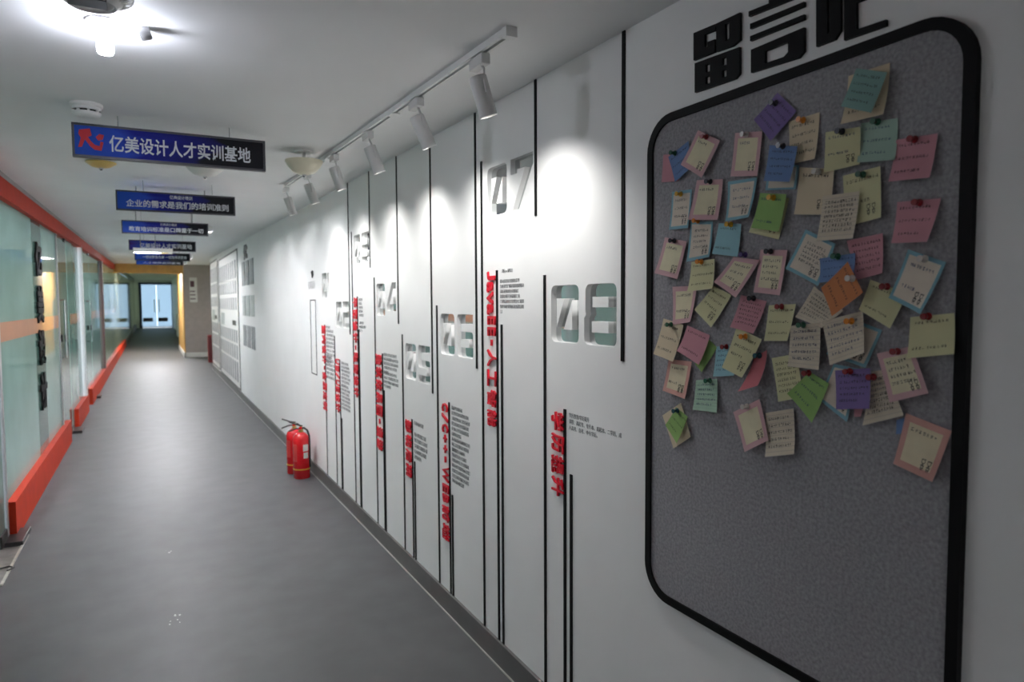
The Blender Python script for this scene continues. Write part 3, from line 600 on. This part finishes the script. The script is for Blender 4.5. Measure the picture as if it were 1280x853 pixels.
for i, (y, xa, xb, za, zb, t1, t2, lab) in enumerate(SG):
    t = empty('hanging_sign', ((xa+xb)/2, y, za)); props(t, lab, 'sign', 'blue signs hanging across the corridor')
    box('panel', m_sign2 if i == 3 else m_sign, xa+.008, xb-.008, y-.012, y+.012, za+.008, zb-.008, t)
    bars = [(xa, xb, za, za+.01), (xa, xb, zb-.01, zb), (xa, xa+.01, za+.01, zb-.01), (xb-.01, xb, za+.01, zb-.01)]
    for (a, b, c, d) in bars: box('frame_bar', m_frame, a, b, y-.016, y+.016, c, d, t)
    for fx_ in (.22, .8):
        xx = xa+(xb-xa)*fx_; MB().tube([(xx, y, zb), (xx, y, ceil(y))], .002, 6).build('hanging_wire', m_grey, t)
    W = xb-xa; H = zb-za
    me = text_mesh(t1, 1, .0006, .018, 'lettering', 3)
    if i == 0: fit(me, w=W*.74, h=H*.52, stretch=True); me.transform(facing_frame(xa+W*.545, y-.013, za+H*.47))
    elif t2: fit(me, w=W*.86, h=H*.38, stretch=True); me.transform(facing_frame(xa+W*.51, y-.013, za+H*.38))
    elif i == 3: fit(me, w=W*.78, h=H*.5, stretch=True); me.transform(facing_frame(xa+W*.55, y-.013, za+H*.48))
    else: fit(me, w=W*.8, h=H*.4, stretch=True); me.transform(facing_frame(xa+W*.54, y-.013, za+H*.45))
    link('lettering', me, m_text, t)
    if t2:
        me = text_mesh(t2, 1, .0006, .02, 'lettering', 1); fit(me, w=W*.19, h=H*.2, stretch=True); me.transform(facing_frame(xa+W*.53, y-.013, za+H*.78)); link('lettering', me, m_text, t)
    if i == 0:   # red emblem: two bent blades
        lx, lz = xa+W*.075, za+H*.5; s = H
        E1 = [[(-.22, .30), (.06, .36), (.10, .16), (.0, .10), (.08, -.02), (.02, -.12), (-.08, .02), (-.16, -.2), (-.26, -.22), (-.18, .06), (-.24, .18)], [(.02, -.14), (.16, -.26), (.34, -.28), (.40, -.02), (.32, .0), (.30, -.14), (.18, -.12), (.08, -.02)], [(.2, .12), (.30, .22), (.42, .2), (.38, .06), (.26, .02)]]
        link('emblem', poly_mesh([[(a*s, b*s) for a, b in p] for p in E1], .0006, facing_frame(lx, y-.013, lz), 'emblem'), mat('red print', (206, 34, 48), .5), t)

# ------------------------------------------------------------------ left glass partition
wl = props(empty('wall_left', (XG, 5, 0)), kind='structure')
def pane(m, y0, y1, z0=.0, z1=2.36, parent=wl, name='glass_pane', x=XG): return box(name, m, x-.012, x, y0, y1, z0, z1, parent)
ztop = lambda y: ceil(y)-.135
for y0, y1, m in ((3.0, 4.6, m_teal), (5.66, 7.3, m_teal), (7.3, 7.9, mat('dim teal glass', (112, 144, 134), .4, var=.06, scale=2, trans=.6)), (7.9, 9.08, m_teal), (10.12, 11.7, m_teal), (13.7, 16.6, m_teal), (17.05, 20, m_pale), (20.02, 23, m_pale), (23.02, 30, m_pale), (30.02, 40, m_pale), (40.02, 54, m_pale)):
    pane(m, y0+.004, y1-.004, .0, ztop(y1))
props(box('wall_left_near', m_wall, XG-.1, XG, -3.6, 3.0, 0, 2.5), kind='structure')  # unseen stretch, white in place of glass to avoid a green cast
# wall top: orange beam and grey trim, sloping with the ceiling
def slope_bar(name, m, x0, x1, ya, yb, d0, d1, parent=wl):
    v = []
    for y in (ya, yb):
        for x, d in ((x0, d0), (x1, d0), (x1, d1), (x0, d1)): v.append((x, y, ceil(y)-d))
    return MB().add(v, [(0, 1, 2, 3), (4, 7, 6, 5), (0, 4, 5, 1), (1, 5, 6, 2), (2, 6, 7, 3), (3, 7, 4, 0)]).build(name, m, parent)
slope_bar('top_beam', m_orange, XG-.05, XL-.005, -3.6, 22.6, .165, .032)
slope_bar('top_trim', m_grey, XG-.05, XL, -3.6, 54, .032, -.01)
slope_bar('top_beam', m_pale, XG-.05, XL-.02, 22.6, 54, .165, .032)
cb = MB().tube([(XL-.01+.004*math.sin(k*2.1), -3+k*.5, ceil(-3+k*.5)-.012-.006*abs(math.sin(k*1.3))) for k in range(36)], .006, 6).build('cable', mat('blue grey cable', (84, 92, 110), .5), None, True)
props(cb, 'thin blue-grey cable running along the top of the glass partition', 'cable')
# kickboards
for y0, y1 in ((3.0, 4.6), (5.66, 9.42), (10.35, 12.0), (12.75, 20), (20.02, 30), (30.02, 54)):
    kb = box('kickboard', m_orange if y0 < 25 else m_base, XG-.02, XL, y0, y1, 0, .255, wl)
# orange stripe on the panes
for y0, y1 in ((3.0, 4.6), (5.66, 9.04), (10.35, 11.65), (14.0, 16.5), (17.1, 23)):
    box('orange_stripe', m_stripe, XG, XG+.002, y0, y1, 1.345, 1.48, wl)
# posts
for y0, y1, m, x1 in ((5.60, 5.66, m_grey, XG+.01), (11.75, 11.88, mat('pale grey post', (186, 186, 184), .5), XL-.005), (16.62, 16.9, mat('dark brown post', (84, 62, 58), .5), XL-.01), (9.04, 9.1, m_grey, XG+.012)):
    box('post', m, XG-.03, x1, y0, y1, 0, ztop(y0), wl)
# glass doors
def gdoor(n, y0, y1, hy, m=m_greyglass):
    d = props(empty('door_%d' % n, (XG, (y0+y1)/2, 0)), kind='structure')
    box('glass_leaf', m, XG-.012, XG, y0, y1, .03, ztop(y1)-.01, d)
    box('patch_fitting', m_dark, XG-.02, XG+.012, y1-.2, y1, .02, .10, d, .003)
    box('patch_fitting', m_dark, XG-.02, XG+.012, y1-.2, y1, ztop(y1)-.07, ztop(y1), d, .003)
    box('floor_spring', m_dark, XG-.03, XL+.06, y1-.12, y1+.22, 0, .035, d, .004)
    box('lock', m_black, XG, XG+.02, hy-.04, hy+.04, 1.18, 1.26, d, .003)
    MB().tube([(XG, hy, 1.0), (XG+.05, hy, 1.0), (XG+.05, hy, 1.65), (XG, hy, 1.65)], .012).build('pull_handle', m_chrome, d, True)
    return d
gdoor(1, 4.62, 5.58, 4.8); gdoor(2, 9.12, 10.08, 9.2); gdoor(3, 11.92, 13.66, 13.0, m_teal)
# black characters standing in a column on the glass
vt = empty('glass_lettering', (XG, 7.6, .62)); props(vt, 'column of four large black characters on the glass partition', 'lettering')
def leftframe(x, y, z): return Matrix(((0, 0, 1, x), (1, 0, 0, y), (0, 1, 0, z), (0, 0, 0, 1)))
for c, (a, b) in zip('亿美设计', ((303, 346), (357, 404), (412, 456), (466, 512))):
    A = onx((45.5+(a-303)*.04, a), XG); B = onx((45.5+(b-303)*.04, b), XG)
    me = text_mesh(c, 1, .008, .05, 'letter'); fit(me, w=.40, h=A.z-B.z, stretch=True)
    me.transform(leftframe(XG+.008, 7.62, (A.z+B.z)/2)); link('letter', me, m_black, vt)
# threshold plate at the first door
th = empty('threshold_plate', (XL, 5.2, 0)); props(th, 'worn metal threshold plate on the floor by the orange kickboard', 'threshold')
box('plate', mat('worn metal plate', (128, 122, 118), .4, .5, var=.3, scale=12), XG-.06, XL+.055, 4.74, 5.70, 0, .006, th)
box('edge_strip', mat('bright worn edge', (206, 200, 192), .35, .6, var=.2, scale=20), XL+.048, XL+.062, 4.74, 5.70, 0, .009, th)
MB().tube([(XG, 5.02, .012), (XL-.02, 4.99, .016), (XL+.05, 5.03, .014), (XL+.075, 5.0, .012), (XL+.05, 4.96, .012)], .005).build('wire_loop', m_dark, th, True)

# ------------------------------------------------------------------ fire extinguishers
m_fe = mat('red enamel', (206, 16, 28), .25, var=.04, coat=.5); m_yel = mat('yellow band', (222, 170, 50), .4); m_lab = mat('white label paper', (214, 214, 206), .5); m_brass = mat('brass', (186, 160, 90), .3, .8); m_hose = mat('black rubber', (24, 24, 26), .5)
def extinguisher(x, y, ang, lab, hose):
    t = empty('fire_extinguisher', (x, y, 0)); props(t, lab, 'fire extinguisher', 'fire extinguishers standing by the wall')
    r = .074; o = (x, y, 0)
    body = MB().lathe([(0, 0), (r-.004, 0), (r, .006), (r, .36), (r-.006, .385), (r-.024, .408), (.03, .42), (.022, .424), (0, .424)], o, seg=32).build('cylinder', m_fe, t, True)
    MB().lathe([(r, .083), (r+.0012, .083), (r+.0012, .093), (r, .093)], o, seg=32).build('yellow_band', m_yel, body, True)
    MB().lathe([(0, .42), (.02, .42), (.02, .445), (.013, .45), (.013, .475), (0, .476)], o).build('valve', m_brass, t, True)
    d = Vector((math.cos(ang), math.sin(ang), 0)); b = Vector(o)
    MB().tube([b+Vector((0, 0, .455)), b+d*.05+Vector((0, 0, .452)), b+d*.115+Vector((0, 0, .428))], .007, 6).build('carry_handle', m_dark, t, True)
    MB().tube([b-d*.015+Vector((0, 0, .478)), b+d*.04+Vector((0, 0, .49)), b+d*.11+Vector((0, 0, .515))], .007, 6).build('squeeze_lever', m_dark, t, True)
    MB().lathe([(0, -.004), (.014, -.004), (.014, .006), (0, .006)], b+Vector((0, 0, .46))-d.cross(Vector((0, 0, 1)))*.014, d.cross(Vector((0, 0, 1)))).build('gauge', m_fe, t, True)
    # curved labels
    a0 = math.atan2(-y, -x)+.55
    for z0, z1, w in ((.255, .315, .34), (.19, .243, .30)):
        mb = MB(); n = 6; v = []
        for k in range(n+1):
            a = a0-w+2*w*k/n
            for z in (z0, z1): v.append((x+(r+.001)*math.cos(a), y+(r+.001)*math.sin(a), z))
        mb.add(v, [(2*k, 2*k+2, 2*k+3, 2*k+1) for k in range(n)]); mb.build('paper_label', m_lab, body)
    mb = MB(); v = []; w = .35; a1 = a0-1.45
    for k in range(7):
        a = a1-w+2*w*k/6
        for z in (.16, .32): v.append((x+(r+.001)*math.cos(a), y+(r+.001)*math.sin(a), z))
    mb.add(v, [(2*k, 2*k+2, 2*k+3, 2*k+1) for k in range(6)]); mb.build('paper_label', mat('red printed label', (196, 60, 56), .45), body)
    if hose:
        h = Vector((math.cos(hose), math.sin(hose), 0))
        MB().tube([b+Vector((0, 0, .455)), b+h*.03+Vector((0, 0, .462)), b+h*.06+Vector((0, 0, .44)), b+h*.078+Vector((0, 0, .39)), b+h*.08+Vector((0, 0, .3)), b+h*.08+Vector((0, 0, .1))], .009, 8).build('hose', m_hose, t, True)
extinguisher(1.185, 6.40, R(150), 'front red fire extinguisher with black hose and white labels, beside the wall', R(-35))
extinguisher(1.165, 6.62, R(165), 'rear red fire extinguisher half hidden behind the other one', R(20))

# ------------------------------------------------------------------ far photo walls on the right wall
m_card = mat('grey photo print', (148, 150, 154), .5, var=.25, scale=9); m_card2 = mat('pale photo print', (178, 184, 182), .5, var=.15, scale=9)
def display(pa, pb, za, zb, ncol, lab):
    ya, yb = pa, pb; t = empty('display_board', (XR, (ya+yb)/2, za)); props(t, lab, 'display board', 'framed photo displays on the wall')
    box('back_panel', m_white, XR-.006, XR, yb, ya, za, zb, t)
    for (p, q, r_, s_) in ((ya, ya-.03, za, zb), (yb, yb+.03, za, zb), (ya, yb, zb-.022, zb), (ya, yb, za, za+.022)): box('frame_bar', m_dark, XR-.014, XR-.005, p, q, r_, s_, t)
    H = zb-za; mb = MB(); w = (ya-yb-.3)/ncol
    for f0, f1 in ((.80, .93), (.69, .78), (.57, .66), (.33, .42), (.21, .31), (.045, .19)):
        for k in range(ncol):
            y0 = ya-.15-k*w; mb.box(XR-.009, XR-.006, y0-w*.55, y0, za+H*f0, za+H*f1)
    props(mb.build('photo_cards', m_card, t), kind='stuff')
    box('emblem', m_dark, XR-.009, XR-.006, yb+.5, yb+1.05, za+H*.455, za+H*.49, t)
    box('notice', m_card2, XR-.009, XR-.006, ya-1.1, ya-.35, za+H*.44, za+H*.54, t)
display(15.9, 12.3, .13, 2.52, 9, 'large framed display of grey photo cards on the white wall')
display(18.2, 16.15, .15, 2.58, 6, 'narrower framed display at the end of the white wall')
for r_, (za, zb) in enumerate(((1.80, 2.24), (1.44, 1.76), (.95, 1.32))):
    for k in range(3):
        y0 = 11.75-k*.5
        za, zb = {0: (1.88, 2.25), 1: (1.41, 1.72), 2: (.93, 1.26)}[r_]
        props(box('photo_poster', (m_card, m_card2, m_card)[r_], XR-.008, XR, y0-.36, y0, za, zb), '%s grey portrait poster in the three by three grid' % ('dark', 'pale', 'low')[r_], 'poster', 'grid of grey posters')
em = text_mesh('优', 1, .003, .03, 'wall_emblem'); fit(em, w=.5, h=.23, stretch=True); em.transform(wallframe(XR-.003, 11.25, 2.39)); props(link('wall_emblem', em, m_dark), 'dark character above the grid of grey posters', 'emblem')

# ------------------------------------------------------------------ pillar, portal, far end
m_pill = mat('grey painted pillar', (178, 170, 168), .6)
pl = props(empty('wall_pillar', (1.3, 22.6, 0)), kind='structure')
box('column', m_pill, .90, 1.9, 22.6, 27.3, 0, 2.95, pl)
box('side_panel', m_wood, .875, .90, 22.62, 27.3, .14, 2.95, pl)
box('skirting', m_white, .865, 1.9, 22.585, 22.6, 0, .14, pl); box('skirting', m_white, .86, .90, 22.585, 27.3, 0, .14, pl)
a_, b_ = ony((236.5, 347), 22.58), ony((247, 378), 22.58)
ps = empty('pillar_poster', (1.15, 22.58, b_.z)); props(ps, 'white poster with dark print on the grey pillar', 'poster')
box('sheet', m_white, a_.x, b_.x, 22.575, 22.6, b_.z, a_.z, ps)
H = a_.z-b_.z
box('printed_block', mat('plum print', (92, 58, 72), .5), a_.x+.02, a_.x+.13, 22.57, 22.575, b_.z+H*.62, b_.z+H*.86, ps)
for f in (.42, .28, .12): box('printed_line', MATS['plum print'], a_.x+.01, a_.x+.15, 22.57, 22.575, b_.z+H*f, b_.z+H*(f+.04), ps)
po = props(empty('trim_1', (0, 23, 2.5)), kind='structure')
box('lintel', m_wood, XG-.05, .90, 22.6, 23.0, 2.5, 2.95, po)
rb = empty('fire_box', (1.5, 20.5, 0)); props(rb, 'dark red fire equipment box standing by the end of the white wall', 'box')
box('body', mat('dark red paint', (120, 30, 36), .4), 1.36, 1.66, 20.3, 20.6, 0, .75, rb, .01); box('door', mat('deep red paint', (90, 24, 30), .35), 1.38, 1.64, 20.29, 20.3, .06, .68, rb)
# end wall with glazed double door
m_blue = mat('dark blue door frame', (44, 58, 84), .4)
m_day = bpy.data.materials.new('frosted daylight glass'); m_day.use_nodes = True; nt = m_day.node_tree
b = nt.nodes['Principled BSDF']; b.inputs['Base Color'].default_value = lin((214, 228, 240)); b.inputs['Roughness'].default_value = .3; tr = nt.nodes.new('ShaderNodeBsdfTransparent'); tr.inputs[0].default_value = (.5, .58, .64, 1); mx = nt.nodes.new('ShaderNodeMixShader'); mx.inputs[0].default_value = .3
nt.links.new(tr.outputs[0], mx.inputs[1]); nt.links.new(b.outputs[0], mx.inputs[2]); nt.links.new(mx.outputs[0], nt.nodes['Material Output'].inputs[0])
YE = 52.0
fd = props(empty('door_4', (.4, YE, 0)), kind='structure')
xa, xb, zh = -.50, 1.28, 2.9
for a, b_, c, d in ((xa-.16, xa, 0, zh+.14), (xb, xb+.14, 0, zh+.14), (xa, xb, zh, zh+.14)): box('door_frame', m_blue, a, b_, YE-.06, YE+.06, c, d, fd)
mid = (xa+xb)/2
for a, b_ in ((xa, mid-.01), (mid+.01, xb)):
    lf = box('glass_leaf', m_day, a, b_, YE-.01, YE+.01, .06, zh, fd)
    box('bottom_rail', m_dark, a+.05, b_-.25, YE-.03, YE-.012, .42, .68, lf)
    hx = mid-.14 if b_ < mid else mid+.14
    MB().tube([(hx, YE-.05, 1.05), (hx, YE-.05, 1.9)], .025).build('pull_handle', m_chrome, lf, True)
props(box('wall_end', m_wall, -1.3, xa-.16, YE, YE+.1, 0, 3.4), kind='structure')
props(box('wall_end_right', m_wall, xb+.14, 1.9, YE, YE+.1, 0, 3.4), kind='structure')
props(box('wall_end_top', m_wall, xa-.16, xb+.14, YE, YE+.1, zh+.14, 3.4), kind='structure')
wc = empty('white_cabinet', (1.2, 36, 0)); props(wc, 'small white cabinet beyond the pillar', 'cabinet')
box('body', m_white, 1.1, 1.325, 36, 37.2, .05, 1.15, wc, .01); box('door', m_white, 1.085, 1.1, 36.03, 37.17, .1, 1.1, wc); box('plinth', m_base, 1.12, 1.325, 36.02, 37.18, 0, .05, wc)

# worn spots on the floor
for k, (px, n) in enumerate((((218, 775), 7), ((212, 690), 3), ((868, 0), 0))):
    if not n: continue
    c = onz(px, 0); mb = MB()
    for i in range(n):
        x = c.x+random.uniform(-.03, .03); y = c.y+random.uniform(-.06, .06); r = random.uniform(.002, .007)
        mb.prism([(x+r*random.uniform(.5, 1.3)*math.cos(a), y+1.6*r*random.uniform(.5, 1.3)*math.sin(a), .0004) for a in (0, 1.05, 2.1, 3.15, 4.2, 5.25)], (0, 0, .0003))
    props(mb.build('paint_scuff', m_caulk), 'pale paint specks scattered on the grey floor %s' % ('in a loose cluster' if k == 0 else 'beside the glare'), 'scuff', kind='stuff')
